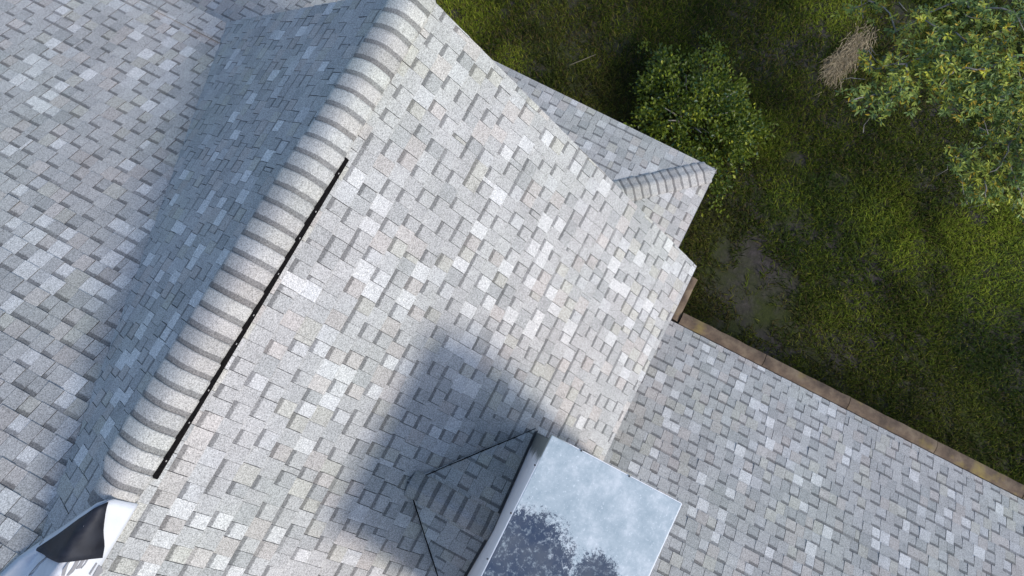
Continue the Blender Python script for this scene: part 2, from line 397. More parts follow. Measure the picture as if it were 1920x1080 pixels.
# ------------------------------------------------------------------ ridge, hip and cricket caps
def cap_run(parent, name, A, B, fL, fR, wL, wR, expo, base, seed, rnd=0.07, butt=0.013, bright=1.0, lift_l=None):
    """bent cap shingles from A to B (butts face A); fL, fR = fall directions either side; base(t) = lift"""
    rr = random.Random(seed); A, B, fL, fR = map(np.array, (A, B, fL, fR)); L = np.linalg.norm(B - A); d = (B - A) / L
    up = -(fL + fR); up = up / np.linalg.norm(up)
    nL = np.cross(d, fL); nL = nL if nL[2] > 0 else -nL; nR = np.cross(d, fR); nR = nR if nR[2] > 0 else -nR
    s = 0.0
    while s < L:
        lenc = expo + 0.045; wl, wr = wL * rr.uniform(.96, 1.04), wR * rr.uniform(.97, 1.03)
        b = rr.uniform(.295, .375) * bright
        if rr.random() < .3: b *= 1.14
        tone = (b * rr.uniform(.99, 1.03), b, b * rr.uniform(.97, 1.01))
        skew = rr.uniform(-.006, .006); P, UVs, cols = [], [], 0
        rows = (0.0, 0.012, expo * .35, expo * .7, expo, lenc)
        for ti, tt in enumerate(rows):
            ss = s + tt; h = base(ss) + butt * (1 - tt / lenc) + 0.003
            if ti == 0: h -= 0.003
            sh = 0.012 if ti == 0 else 0.0
            prof = []
            def q(f, nn, dist, hh): return f * dist + nn * hh
            PL, PR = q(fL, nL, rnd, h), q(fR, nR, rnd, h); ctl = up * (h * 1.15 + .02)
            prof.append((q(fL, nL, wl - sh, h - .006), 0)); prof.append((q(fL, nL, wl * .97 - sh, h), 0)); prof.append((q(fL, nL, .5 * (wl + rnd), h + .002), 0)); prof.append((PL, 0))
            if lift_l is not None:       # broad cap bent loosely over the vent, its far edge standing off the slope
                E_ = q(fL, nL, wl - sh, h + lift_l(ss)); ct2 = up * (h * 1.15 + .028)
                bz = lambda f: E_ * (1-f)**2 + ct2 * 2 * f * (1-f) + PR * f * f
                prof = [(E_ - up * .006, 0), (bz(.03), 0), (bz(.10), 0), (bz(.2), 0)] + [(bz(.2 + .8 * k / 8), 0) for k in range(1, 8)]
            else:
                for k in range(1, 8):
                    f = k / 8; prof.append((PL * (1-f)**2 + ctl * 2 * f * (1-f) + PR * f * f, 0))
            prof.append((PR, 0)); prof.append((q(fR, nR, .5 * (wr + rnd), h + .002), 0)); prof.append((q(fR, nR, wr * .97 - sh, h), 0)); prof.append((q(fR, nR, wr - sh, h - .006), 0))
            cols = len(prof)
            for ci, (o, _) in enumerate(prof):
                P.append(A + d * (ss + skew * (ci / cols - .5)) + o); UVs.append((ci / cols, tt / expo))
        nr = len(rows); nP = len(P)
        F = [(r*cols + c, r*cols + c + 1, (r+1)*cols + c + 1, (r+1)*cols + c) for r in range(nr - 1) for c in range(cols - 1)]
        # butt face and the two long edges
        for c in range(cols):
            p = P[c]; ctr = A + d * (s + .004); P.append(p + (ctr - p) / max(np.linalg.norm(ctr - p), 1e-6) * 0.0 - up * (butt + .002)); UVs.append((c / cols, 0.0))
        F += [(c, nP + c, nP + c + 1, c + 1) for c in range(cols - 1)]
        e0 = len(P)
        for side, f in ((0, fL), (cols - 1, fR)):
            for r in range(nr):
                P.append(P[r*cols + side] - up * 0.012); UVs.append((0, rows[r] / expo))
        F += [(r*cols, (r+1)*cols, e0 + r + 1, e0 + r) for r in range(nr - 1)]
        F += [((r+1)*cols + cols - 1, r*cols + cols - 1, e0 + nr + r, e0 + nr + r + 1) for r in range(nr - 1)]
        o = mesh_pts(name, P, F, M['cap'], parent)
        me = o.data; l = me.uv_layers.new(name='tab')
        l.data.foreach_set('uv', np.array([UVs[lp.vertex_index] for lp in me.loops], np.float32).ravel())
        a = me.attributes.new('tone', 'FLOAT_COLOR', 'FACE'); a.data.foreach_set('color', np.array([(*tone, 1.0)] * len(me.polygons), np.float32).ravel())
        nf = (nr - 1) * (cols - 1)
        me.polygons.foreach_set('use_smooth', [i < nf for i in range(len(me.polygons))])
        s += expo * rr.uniform(.97, 1.03)
VX0, VX1 = -1.375, 1.06
vent = mesh_pts('ridge_vent', [(x, YC + s * dd * c1, ZC - dd * s1 + hh) for x in (VX0, VX1) for (s, dd, hh) in ((-1, .150, .004), (-1, .150, .080), (-1, .06, .040), (1, .09, .028), (1, .155, .030), (1, .155, .004))],
                 [(i, i + 1, i + 7, i + 6) for i in range(5)] + [(0, 6, 11, 5), (0, 1, 2, 3, 4, 5), (6, 7, 8, 9, 10, 11)], M['vent'], house)
tag(vent, 'black ridge vent under the cap shingles')
def vbase(s):
    x = XR - 0.01 - s
    k = max(.2, min(1, max(0, (x - VX0) / .16 + 1))) * max(.8, min(1, max(0, (VX1 - x) / .16 + 1)))
    return 0.012 + 0.028 * k
f1v, f2v = (0, c1, -s1), (0, -c1, -s1)
ridge = tag(mesh_pts('ridge', [(XR, YC, ZC + .004), (-2.6, YC, ZC + .004), (XR, YC + .03, z1(0, YC + .03) + .006), (-2.6, YC + .03, z1(0, YC + .03) + .006), (XR, YC - .03, z1(0, YC + .03) + .006), (-2.6, YC - .03, z1(0, YC + .03) + .006)],
             [(0, 1, 3, 2), (0, 4, 5, 1), (2, 3, 5, 4)], M['deck'], house), 'ridge line with a row of bent cap shingles')
cap_run(ridge, 'ridge_cap', (XR - .01, YC, ZC), (-1.60, YC, ZC), f2v, f1v, 0.150, 0.158, 0.1335, vbase, 31, lift_l=lambda s: .010 + 1.35 * (vbase(s) - .012))
# black louvre of the vent along the bright side
y0 = YC + .165 * c1; 
def on1(X, dd, h): return (X, YC + dd * c1 + s1 * h, ZC - dd * s1 + c1 * h)
lp = []
for x in (VX0, VX1):
    lp += [on1(x, .130, .004), on1(x, .130, .036), on1(x, .196, .034), on1(x, .209, .016), on1(x, .209, .003)]
louvre = mesh_pts('louvre', lp, [(i, i + 1, i + 6, i + 5) for i in range(4)] + [(0, 5, 9, 4), (0, 1, 2, 3, 4), (5, 6, 7, 8, 9)], M['vent'], vent)
x = VX0 + .12
while x < VX1:
    o = mesh_pts('clip', [on1(x + a, dd, h) for a in (0, .011) for dd, h in ((.184, .0362), (.190, .0356), (.190, .028), (.184, .028))], [(0, 1, 2, 3), (4, 5, 6, 7), (0, 1, 5, 4), (1, 2, 6, 5), (2, 3, 7, 6), (3, 0, 4, 7)], M['clip'], vent)  # small pale specks set along the louvre
    x += random.uniform(.2, .42)
# hip of the skirt roof
hA = np.array([X6, Y6, Z6]); hB = np.array([xt + .1, Y6 - (X6 - xt - .1), z6(xt + .1, 0)])
hd = (hB - hA) / np.linalg.norm(hB - hA)
def inplane(nrm, toward):
    v = np.cross(hd, np.array(nrm)); v = v / np.linalg.norm(v); return v if v @ np.array(toward) > 0 else -v
fF, fS = inplane((s6, 0, c6), (0, -1, 0)), inplane((0, s6, c6), (-1, 0, 0))
hip = tag(mesh_pts('hip', [hA + (0, 0, .003), hB + (0, 0, .003), hA + fF * .05 + np.array((0, 0, .004)), hB + fF * .05 + np.array((0, 0, .004)), hA + fS * .05 + np.array((0, 0, .004)), hB + fS * .05 + np.array((0, 0, .004))],
             [(0, 1, 3, 2), (0, 4, 5, 1), (2, 3, 5, 4)], M['deck'], house), 'hip with a row of cap shingles on the skirt roof')
cap_run(hip, 'hip_cap', hA + hd * .11, hB, fF, fS, 0.155, 0.155, 0.118, lambda s: 0.010, 41, rnd=.05, butt=.009, bright=1.0)
cA = (XM, ya + .02, zr + .006); cB_ = (XM, CY0 - .01, zr + .006)
cap_run(cricket, 'ridge_cap', cA, cB_, (cc, 0, -cs_), (-cc, 0, -cs_), 0.125, 0.125, 0.122, lambda s: 0.018, 51, rnd=.04, butt=.014, bright=.9)

# dark strips added to draw the shadow line of the cricket's valley cuts
def ribbon(name, A, B, hw_, parent, mat):
    A, B = np.array(A), np.array(B); k = 8; P = []
    d = (B - A) / np.linalg.norm(B - A); sd_ = np.cross(d, (0, s1, c1)); sd_ /= np.linalg.norm(sd_)
    for i in range(k + 1):
        p = A + (B - A) * i / k + sd_ * random.uniform(-.002, .002); w_ = hw_ * random.uniform(.7, 1.3)
        P += [p - sd_ * w_ + np.array((0, 0, .004)), p + np.array((0, 0, .011)), p + sd_ * w_ + np.array((0, 0, .004))]
    return mesh_pts(name, P, [(3*i + j, 3*i + j + 1, 3*i + j + 4, 3*i + j + 3) for i in range(k) for j in range(2)], mat, parent)
for xx in (CX1, CX0):
    ribbon('valley_shadow_line', (XM + (.05 if xx > XM else -.05), ya + .055, zr - .012), (xx, CY0, zc + .006), .0055, cricket, M['vent'])
# ------------------------------------------------------------------ chimney
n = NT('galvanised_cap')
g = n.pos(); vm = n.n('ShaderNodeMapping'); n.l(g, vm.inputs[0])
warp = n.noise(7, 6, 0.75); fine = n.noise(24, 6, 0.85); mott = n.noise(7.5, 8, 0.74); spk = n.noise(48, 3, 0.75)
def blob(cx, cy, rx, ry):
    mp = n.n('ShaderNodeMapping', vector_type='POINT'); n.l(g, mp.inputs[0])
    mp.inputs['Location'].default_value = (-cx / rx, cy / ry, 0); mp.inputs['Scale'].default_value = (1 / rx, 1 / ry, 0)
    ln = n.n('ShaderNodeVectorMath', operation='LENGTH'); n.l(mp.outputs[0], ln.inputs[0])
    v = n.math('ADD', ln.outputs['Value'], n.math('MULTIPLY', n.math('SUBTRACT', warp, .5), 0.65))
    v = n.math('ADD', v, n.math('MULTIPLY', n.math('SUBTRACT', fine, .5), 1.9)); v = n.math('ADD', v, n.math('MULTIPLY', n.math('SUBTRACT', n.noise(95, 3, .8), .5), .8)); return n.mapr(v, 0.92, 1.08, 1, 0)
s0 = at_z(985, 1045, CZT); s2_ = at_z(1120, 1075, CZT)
blotch = n.math('MAXIMUM', blob(s0[0] - .02, s0[1], .29, .31), blob(s2_[0] - .06, s2_[1], .17, .14))  # two dark blue blotches with speckled edges in the cap colour
blotch = n.math('MULTIPLY', blotch, n.mapr(n.noise(22, 5, .75), .32, .48, .25, 1))
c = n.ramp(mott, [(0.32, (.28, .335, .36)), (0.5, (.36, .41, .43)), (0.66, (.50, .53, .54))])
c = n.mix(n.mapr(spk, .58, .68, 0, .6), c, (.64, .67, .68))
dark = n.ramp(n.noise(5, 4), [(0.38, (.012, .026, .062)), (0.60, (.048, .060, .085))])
c = n.mix(n.math('MULTIPLY', blotch, .93), c, dark)
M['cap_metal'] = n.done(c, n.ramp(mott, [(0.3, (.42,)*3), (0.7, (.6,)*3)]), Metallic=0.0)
chim = box('chimney', CX0 + .03, CX1 - .03, CY0 + .022, CY1 - .03, -8.2, CZT - .012, M['chimney'], house)
tag(chim, 'square chimney chase with pale sides')
capo = box('chimney_cap', CX0, CX1, CY0, CY1, CZT - .02, CZT, M['cap_metal'], chim, .004); tag(capo, 'pale blue galvanised chimney top with dark blotches')
for (a0, a1, b0, b1) in ((CX0, CX1, CY0 - .004, CY0 + .001), (CX0, CX1, CY1 - .001, CY1 + .004), (CX0 - .004, CX0 + .001, CY0, CY1), (CX1 - .001, CX1 + .004, CY0, CY1)):
    box('cap_flange', a0, a1, b0, b1, CZT - .075, CZT - .003, M['chimney'], chim)
for px, py in ((1003, 872), (958, 962), (914, 1048), (1090, 845), (1180, 893)):
    p = at_z(px, py, CZT)
    bm = bmesh.new(); bmesh.ops.create_cone(bm, cap_ends=True, segments=8, radius1=.007, radius2=.005, depth=.007)
    me = bpy.data.meshes.new('screw'); bm.to_mesh(me); bm.free(); o = link('screw', me, M['flash'], chim)
    o.location = Vector(W((p[0], p[1], CZT + .003))) - abs_loc(chim)
# step flashing where the chimney meets the slopes
fl = [(CX1 - .03 + .004, CY0, z1(0, CY0) + .01), (CX1 - .03 + .004, CY1 - .12, z1(0, CY1 - .12) + .01)]
mesh_pts('flashing', [(CX1 - .026, CY0 + .02, z1(0, CY0 + .02)), (CX1 - .026, CY1, z1(0, CY1)), (CX1 - .026, CY1, z1(0, CY1) + .10), (CX1 - .026, CY0 + .02, z1(0, CY0 + .02) + .10)], [(0, 1, 2, 3)], M['flash'], chim)
mesh_pts('flashing', [(CX1 - .03, CY0 + .018, zc + .02), (XM, CY0 + .018, zr + .02), (CX0 + .03, CY0 + .018, zc + .02), (CX0 + .03, CY0 + .018, zc + .09), (XM, CY0 + .018, zr + .09), (CX1 - .03, CY0 + .018, zc + .09)], [(0, 1, 4, 5), (1, 2, 3, 4)], M['flash'], chim)

# ------------------------------------------------------------------ walls, fascia, gutters
GZ = -H
def wall(pts_bottom_to_top): return mesh_pts('wall', pts_bottom_to_top, [tuple(range(len(pts_bottom_to_top)))], M['wall'], house)
w0, w1 = 0.84, -4.25
wall([(2.10, w0, GZ), (2.10, w0, z1(0, w0) - .1), (2.10, YC, ZC - .13), (2.10, -4.4, z2(0, -4.4) - .1), (2.10, -11, z3(2.1, 0) - .1), (2.10, -11, GZ)])
wall([(2.10, w0, GZ), (2.10, w0, z1(0, w0) - .1), (-4.6, w0, z1(0, w0) - .1), (-4.6, w0, GZ)])
wall([(1.80, w0, GZ), (1.80, w0, z5(1.8, 0) - .1), (1.80, 9.4, z5(1.8, 0) - .1), (1.80, 9.4, GZ)])
wall([(3.85, -11, GZ), (3.85, -11, Z6), (3.85, .76, Z6), (3.85, .76, GZ)])
wall([(3.85, .76, GZ), (3.85, .76, Z6), (2.10, .76, Z6), (2.10, .76, GZ)])
wall([(-4.55, YC, z1(0, YC) - .2), (-4.55, -11, z1(0, YC) - 1), (-4.55, -11, GZ), (-4.55, 9.4, GZ), (-4.55, 9.4, z5(-4, 0) - .1), (-4.55, YE, z1(0, YE) - .1)])
box('wall', 1.85, 2.70, 0.83, 1.38, GZ, -8.93, M['wall'], house)
wall([(XV - .02, YC, ZC - .02), (-4.6, YC, ZC - .02), (-4.6, YC, z3(-4.6, 0) - .05)])
def board(name, A, B, w, t, out, mat='trim'):
    """board hung under the edge A-B: w deep, t thick, 'out' = outward horizontal direction"""
    A, B, out = np.array(A), np.array(B), np.array(out); dn = np.array((0, 0, -w))
    P = [A, B, B + dn, A + dn]; P = P + [p + out * t for p in P]
    return mesh_pts(name, P, [(0, 1, 2, 3), (4, 5, 6, 7), (0, 1, 5, 4), (1, 2, 6, 5), (2, 3, 7, 6), (3, 0, 4, 7)], M[mat], house)
e = .006
board('fascia', (-4.6, YE - .03, z1(0, YE - .03) - .02), (XR - .02, YE - .03, z1(0, YE - .03) - .02), .15, .022, (0, 1, 0))
board('rake_board', (XR - .03, YE - .02, z1(0, YE - .02) - .02), (XR - .03, YC, ZC - .02), .17, .022, (1, 0, 0))
board('rake_board', (XR - .03, yv, z2(0, yv) - .02), (XR - .03, YC - .001, ZC - .02), .17, .022, (1, 0, 0))
board('fascia', (X3E - .03, -11, z3(X3E, 0) - .01), (X3E - .03, yv - .03, z3(X3E, 0) - .01), .15, .022, (1, 0, 0))
board('fascia', (X6 - .03, -11, Z6 - .01), (X6 - .03, Y6 - .035, Z6 - .01), .14, .022, (1, 0, 0))
board('fascia', (xt + .1, Y6 - .03, Z6 - .01), (X6 - .01, Y6 - .03, Z6 - .01), .14, .022, (0, 1, 0))
board('fascia', (X5E - .03, 1.40, z5(X5E, 0) - .01), (X5E - .03, 9.5, z5(X5E, 0) - .01), .15, .022, (1, 0, 0))
def drip(A, B, out, w=.016, t=.010, drop_=.004):
    A, B, out = np.array(A), np.array(B), np.array(out); d = np.array((0, 0, -drop_)); h_ = np.array((0, 0, -t))
    P = [A - out * .04 + d, B - out * .04 + d, B + out * w + d, A + out * w + d]; P = P + [p + h_ for p in P]
    mesh_pts('drip_edge', P, [(0, 1, 2, 3), (4, 5, 6, 7), (0, 1, 5, 4), (1, 2, 6, 5), (2, 3, 7, 6), (3, 0, 4, 7)], M['drip'], house)
drip((XR, YE, z1(0, YE)), (XR, YC, ZC), (1, 0, 0), .005)
drip((XR, yv, z2(0, yv)), (XR, YC - .002, ZC), (1, 0, 0), .005)
drip((-4.6, YE, z1(0, YE)), (XR, YE, z1(0, YE)), (0, 1, 0), .010, .010, .008)
drip((X6, -11, Z6), (X6, Y6, Z6), (1, 0, 0), .012, .010, .006)
drip((xt + .06, Y6, Z6), (X6 + .012, Y6, Z6), (0, 1, 0), .012, .010, .006)
drip((X3E, -11, z3(X3E, 0)), (X3E, yv, z3(X3E, 0)), (1, 0, 0), .010, .010, .006)
def gutter(along, a0, a1, inner, outer, zt, joints, label):
    """trough with dirty guard panels; along 'Y' or 'X'"""
    def P3(s, t, z): return (t, s, z) if along == 'Y' else (s, t, z)
    w = outer - inner
    prof = [(inner, zt - .015), (inner, zt - .11), (inner + w * .75, zt - .11), (outer, zt - .06), (outer, zt - .012)]
    k = len(prof); P = [P3(s, t, z) for s in (a0, a1) for t, z in prof]
    g = mesh_pts('gutter', P, [(i, i + 1, k + i + 1, k + i) for i in range(k - 1)] + [tuple(range(k)), tuple(range(2*k - 1, k - 1, -1))], M['gutter'], house)
    tag(g, label)
    js = [a0] + [j for j in joints if a0 < j < a1] + [a1]
    for s0_, s1_ in zip(js[:-1], js[1:]):
        g0, g1 = s0_ + .004, s1_ - .004; rows = []; nn = max(2, int((g1 - g0) / .12)); rr = random.Random(int(s0_ * 1000))
        for i in range(nn + 1):
            s = g0 + (g1 - g0) * i / nn; sag = rr.uniform(-.005, .004); wob = rr.uniform(-.004, .004)
            for f in range(7):
                ph = math.pi * f / 6; t = inner - .01 + (w + .016) * f / 6 + (wob if f > 3 else 0)
                rows.append(P3(s, t, zt - .012 + .028 * math.sin(min(ph * .9 + .25, math.pi)) + sag))
        nP = len(rows); rows += [(p[0], p[1], p[2] - .008) for p in rows]
        F = [(i*7 + f, i*7 + f + 1, (i+1)*7 + f + 1, (i+1)*7 + f) for i in range(nn) for f in range(6)]
        F += [tuple(nP + i for i in f[::-1]) for f in F]
        F += [(i*7, (i+1)*7, nP + (i+1)*7, nP + i*7) for i in range(nn)] + [((i+1)*7 + 6, i*7 + 6, nP + i*7 + 6, nP + (i+1)*7 + 6) for i in range(nn)]
        F += [(f, nP + f, nP + f + 1, f + 1) for f in range(6)] + [(nn*7 + f + 1, nP + nn*7 + f + 1, nP + nn*7 + f, nn*7 + f) for f in range(6)]
        mesh_pts('guard_panel', rows, F, M['guard'], g, smooth=False)
gutter('Y', 1.52, 9.4, 2.125, 2.275, -8.79, [2.72, 3.91, 5.12, 6.32, 7.52, 8.72], 'brown gutter with dirty guard panels along the lower eave')
gutter('X', 2.13, 2.775, 1.385, 1.50, -8.80, [], 'short brown gutter piece under the gable eave')

# ------------------------------------------------------------------ loose underlayment sheet on the ridge end
n = NT('underlayment_white'); n.bump(n.noise(14, 4), .35, .01); M['sheet'] = n.done(n.ramp(n.noise(5, 4), [(0.3, (.47, .48, .50)), (0.7, (.57, .58, .60))]), 0.55)
n = NT('underlayment_black')
wv_ = n.n('ShaderNodeTexWave', i_Scale=60.0, i_Distortion=3.0); n.l(n.pos(), wv_.inputs[0]); n.bump(wv_.outputs[0], .25, .002)
M['sheet_back'] = n.done(n.ramp(n.noise(9, 4), [(0.3, (.010, .011, .016)), (0.7, (.022, .024, .032))]), 0.55)
n = NT('grey_print'); M['print'] = n.done((.20, .195, .20), 0.6)
def pad(X, Y):
    d = abs(Y - YC) / c1
    return 0.055 * max(0, 1 - d / .30) ** .7 if d < .30 else 0.0
def wob(a, b): return .010 * math.sin(9 * a + 2.3) * math.sin(7.3 * b + .6) + .006 * math.sin(23 * a + 17 * b)
def drop(px, py, off):
    r = px_ray(px, py); t = 1.0; lo, hi = 3.0 / -r[2], 9.0 / -r[2]
    for i in range(60):
        mid = .5 * (lo + hi); p = r * mid
        if p[2] > roof_z(p[0], p[1]) + pad(p[0], p[1]) + off: lo = mid
        else: hi = mid
    return r * lo
sheet = empty('underlayment_sheet', W((-2.0, -1.95, -4.35)))
tag(sheet, 'loose white underlayment sheet with folded black corner on the ridge end', 'sheet')
rows = []
xs = [-1.545, -1.60, -1.66, -1.74, -1.83, -1.93, -2.04, -2.15, -2.26, -2.40, -2.55, -2.70]
NS = 15
for i, X in enumerate(xs):
    smax = .205 if X > -2.0 else .205 + (-2.0 - X) * .10
    f = min(1, max(0, (-1.585 - X) / .60)); smin = -.01 - .55 * f - max(0, -2.19 - X) * .25
    if i == 0: smin = .05
    for k in range(NS):
        s = smax + (smin - smax) * k / (NS - 1); Y = YC + s * c1
        z = roof_z(X, Y) + pad(X, Y) + .016 + wob(X, Y) * (1 if k not in (0,) else .2)
        rows.append((X + .012 * math.sin(5 * s + X), Y, z))
F = [(i*NS + k, i*NS + k + 1, (i+1)*NS + k + 1, (i+1)*NS + k) for i in range(len(xs) - 1) for k in range(NS - 1)]
o = mesh_pts('sheet_body', rows, F, M['sheet'], sheet, smooth=True); sm = o.modifiers.new('s', 'SOLIDIFY'); sm.thickness = .002
A_, B_, C_ = drop(205, 940, .035), drop(63, 1031, .03), drop(193, 1046, .05)
G = 10; tri = []; ix = {}
for i in range(G + 1):
    for j in range(G + 1 - i):
        a, b = i / G, j / G; cw = 1 - a - b
        p = A_ * cw + B_ * a + C_ * b; zz = max(p[2], roof_z(p[0], p[1]) + pad(p[0], p[1]) + .032)
        zz += .030 * math.sin(math.pi * min(1, b * 1.3)) * (1 - .5 * a) + wob(p[0] * 2, p[1] * 2) * .6
        ix[i, j] = len(tri); tri.append((p[0], p[1], zz))
F = []
for i in range(G):
    for j in range(G - i):
        F.append((ix[i, j], ix[i + 1, j], ix[i, j + 1]))
        if i + j < G - 1: F.append((ix[i + 1, j], ix[i + 1, j + 1], ix[i, j + 1]))
o = mesh_pts('folded_flap', tri, F, M['sheet_back'], sheet, smooth=True); sm = o.modifiers.new('s', 'SOLIDIFY'); sm.thickness = .002
tag(o, 'black underside of the folded corner')
def mark(pxs, off=.0225):
    P = [drop(x / 6, 900 + y / 6, off + .004) for x, y in pxs]; k = len(P)
    P2 = P + [p + np.array((0, 0, -.001)) for p in P]
    mesh_pts('printed_mark', P2, [tuple(range(k)), tuple(range(2*k - 1, k - 1, -1))] + [(i, (i+1) % k, k + (i+1) % k, k + i) for i in range(k)], M['print'], sheet)
mark([(835, 850), (850, 852), (770, 945), (725, 1080), (690, 1080), (705, 1010), (755, 940)])
mark([(880, 868), (918, 872), (880, 935), (850, 1000), (820, 1040), (770, 1080), (745, 1080), (810, 990), (850, 915)])
mark([(935, 875), (972, 878), (930, 945), (900, 995), (852, 1005), (890, 950)])
mark([(982, 880), (1003, 882), (960, 950), (915, 1000), (905, 995), (950, 945)])
mark([(1080, 932), (1095, 940), (1015, 1068), (1000, 1062)])
mark([(1112, 958), (1158, 1000), (1150, 1030), (1100, 1090), (1040, 1090)])
mark([(548, 808), (556, 810), (520, 870), (440, 940), (320, 1080), (310, 1080), (430, 935), (512, 868)])
mark([(562, 812), (568, 814), (556, 836), (550, 834)])

# ------------------------------------------------------------------ ground
n = NT('lawn_soil')
a = n.noise(0.9, 6, 0.65); b = n.noise(9, 5, 0.7)
c = n.ramp(b, [(0.3, (.022, .018, .020)), (0.55, (.050, .041, .045)), (0.75, (.090, .074, .080))])
c = n.mix(n.mapr(a, .40, .60, .2, .9), c, n.ramp(n.noise(26, 5, .8), [(0.3, (.012, .018, .004)), (0.7, (.045, .055, .010))]))
n.bump(b, .6, .03); M['soil'] = n.done(c, 0.95)
gsz = 500
g = mesh_pts('ground', [(-gsz, -gsz, 0), (gsz, -gsz, 0), (gsz, gsz, 0), (-gsz, gsz, 0)], [(0, 1, 2, 3)], M['soil'], world=True)
tag(g, kind='structure')
def leaf_mat(name, trans=0.25, rough=0.5, spec=.35):
    n = NT(name); t = n.n('ShaderNodeAttribute', attribute_name='tone')
    n.done(t.outputs['Color'], rough); n.b.inputs['Specular IOR Level'].default_value = spec
    tr = n.n('ShaderNodeBsdfTranslucent'); n.l(t.outputs['Color'], tr.inputs[0]); mx = n.n('ShaderNodeMixShader', i_0=trans)
    out = n.t.nodes['Material Output']; n.l(n.b.outputs[0], mx.inputs[1]); n.l(tr.outputs[0], mx.inputs[2]); n.l(mx.outputs[0], out.inputs[0])
    return n.m
M['grass'] = leaf_mat('grass_blades', .25, .75, .08); M['leaf'] = leaf_mat('leaves', .35, .42)
n = NT('bark_grey'); M['bark'] = n.done(n.ramp(n.noise(30, 5), [(0.3, (.12, .11, .10)), (0.7, (.30, .28, .26))]), 0.9)

def patch(X, Y, lst):
    v = np.zeros_like(X)
    for (px, py, r, s) in lst:
        c = at_z(px, py, -H); v = np.maximum(v, s * np.exp(-(((X - c[0])**2 + (Y - c[1])**2) / (r * r))**1.5))
    return v
def vnoise(X, Y, sc_, seed):
    rg = np.random.default_rng(seed); T = rg.random((64, 64)); x = X * sc_ + 100; y = Y * sc_ + 100
    xi, yi = np.floor(x).astype(int), np.floor(y).astype(int); fx, fy = x - xi, y - yi; fx = fx*fx*(3-2*fx); fy = fy*fy*(3-2*fy)
    q = lambda i, j: T[i % 64, j % 64]
    return (q(xi, yi)*(1-fx) + q(xi+1, yi)*fx)*(1-fy) + (q(xi, yi+1)*(1-fx) + q(xi+1, yi+1)*fx)*fy
BARE = [(1395, 505, .66, 1.25), (1425, 580, .60, 1.1), (1345, 640, .5, .9), (1460, 540, .4, .9), (1490, 300, .30, .8), (1440, 640, .4, .7), (1560, 660, .35, .6), (1010, 30, .25, .6), (1090, 60, .3, .5), (1500, 420, .3, .6), (1470, 330, .3, .5), (1640, 480, .3, .4), (1700, 30, .4, .7)]
def make_grass(nb):
    X = RNG.uniform(1.9, 14.5, nb); Y = RNG.uniform(-8.5, 11.5, nb)
    keep = (X > 3.9) | (Y > 0.8)
    # thin outside the view
    d = np.ones(nb)
    d[(Y > 8.6) | (X > 11.6) | (Y < -5.5)] = .25
    d *= 1 - np.clip(patch(X, Y, BARE) * (.35 + 1.3 * vnoise(X, Y, 5.5, 31)) * (.6 + .8 * vnoise(X, Y, 13, 33)), 0, .985); d *= .6 + .6 * vnoise(X, Y, 1.7, 3) ; d *= 1 - .5 * (vnoise(X, Y, 4.5, 5) > .72)
    keep &= RNG.random(nb) < d; X, Y = X[keep], Y[keep]; k = len(X)
    L = RNG.uniform(.04, .15, k) * (.65 + .75 * vnoise(X, Y, 1.1, 9)); w = RNG.uniform(.0035, .0085, k)
    th = RNG.uniform(0, 2*np.pi, k); lean = RNG.uniform(.35, 1.25, k)
    dx, dy, dz = np.cos(th) * np.sin(lean), np.sin(th) * np.sin(lean), np.cos(lean)
    b0 = np.stack([X, -Y, np.zeros(k)], 1); side = np.stack([-np.sin(th), np.cos(th), np.zeros(k)], 1) * w[:, None]
    mid = b0 + np.stack([dx, dy, dz * 1.15], 1) * (L * .55)[:, None]; tip = b0 + np.stack([dx * 1.1, dy * 1.1, dz * .75], 1) * L[:, None]
    V = np.stack([b0 - side, b0 + side, mid + side * .8, mid - side * .8, tip], 1).reshape(-1, 3)
    base = np.arange(k) * 5
    idx = np.stack([base, base+1, base+2, base+3, base+3, base+2, base+4], 1).ravel(); counts = np.tile([4, 3], k)
    big = vnoise(X, Y, .55, 21); mid_ = vnoise(X, Y, 2.2, 22); r = RNG.random(k)
    lush_sunlit = patch(X, Y, [(1890, 470, 1.1, 1), (1850, 540, .7, .8), (1800, 430, .5, .8), (1700, 470, .5, .7), (1560, 20, .6, .8), (840, 25, .8, .9), (1440, 250, .5, .5), (1650, 420, .5, .6), (960, 110, .35, .7), (1600, 600, .6, .4), (1470, 370, .35, .5)])  # lush patches; the sunlit one at right is put into the blade colour
    g0 = np.array([.034, .052, .008]); g1 = np.array([.17, .20, .022]); yl = np.array([.24, .22, .035]); br = np.array([.13, .080, .045]); bl = np.array([.030, .065, .022])
    f = np.clip(.6 * mid_ + .5 * RNG.random(k) + 1.1 * lush_sunlit - .32, 0, 1)[:, None]
    C = g0 * (1 - f) + g1 * f
    C = np.where((r < .08 + .16 * big * mid_ + .12 * lush_sunlit)[:, None], C * .4 + yl * .6, C); C = np.where(((r > .86) | ((big > .62) & (r > .70)))[:, None], C * .35 + br * .65, C)
    C = np.where(((big < .35) & (r > .5))[:, None], C * .5 + bl * .5, C)
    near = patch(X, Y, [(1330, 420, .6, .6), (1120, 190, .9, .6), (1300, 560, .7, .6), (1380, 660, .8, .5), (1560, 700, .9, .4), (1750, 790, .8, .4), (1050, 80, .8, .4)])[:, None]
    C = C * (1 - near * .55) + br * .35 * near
    C = C * np.where(RNG.random((k, 1)) < .5, .5, .95) * np.array([.84, .93, .78]) * (1 + .5 * lush_sunlit[:, None])
    C = np.concatenate([C, np.ones((k, 1))], 1)
    return V, counts, idx, np.repeat(C, 2, 0)
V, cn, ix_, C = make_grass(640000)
gr = bulk('grass', V, cn, ix_, M['grass'], None, C); tag(gr, 'dark green lawn grass around the house', 'grass', kind='stuff')
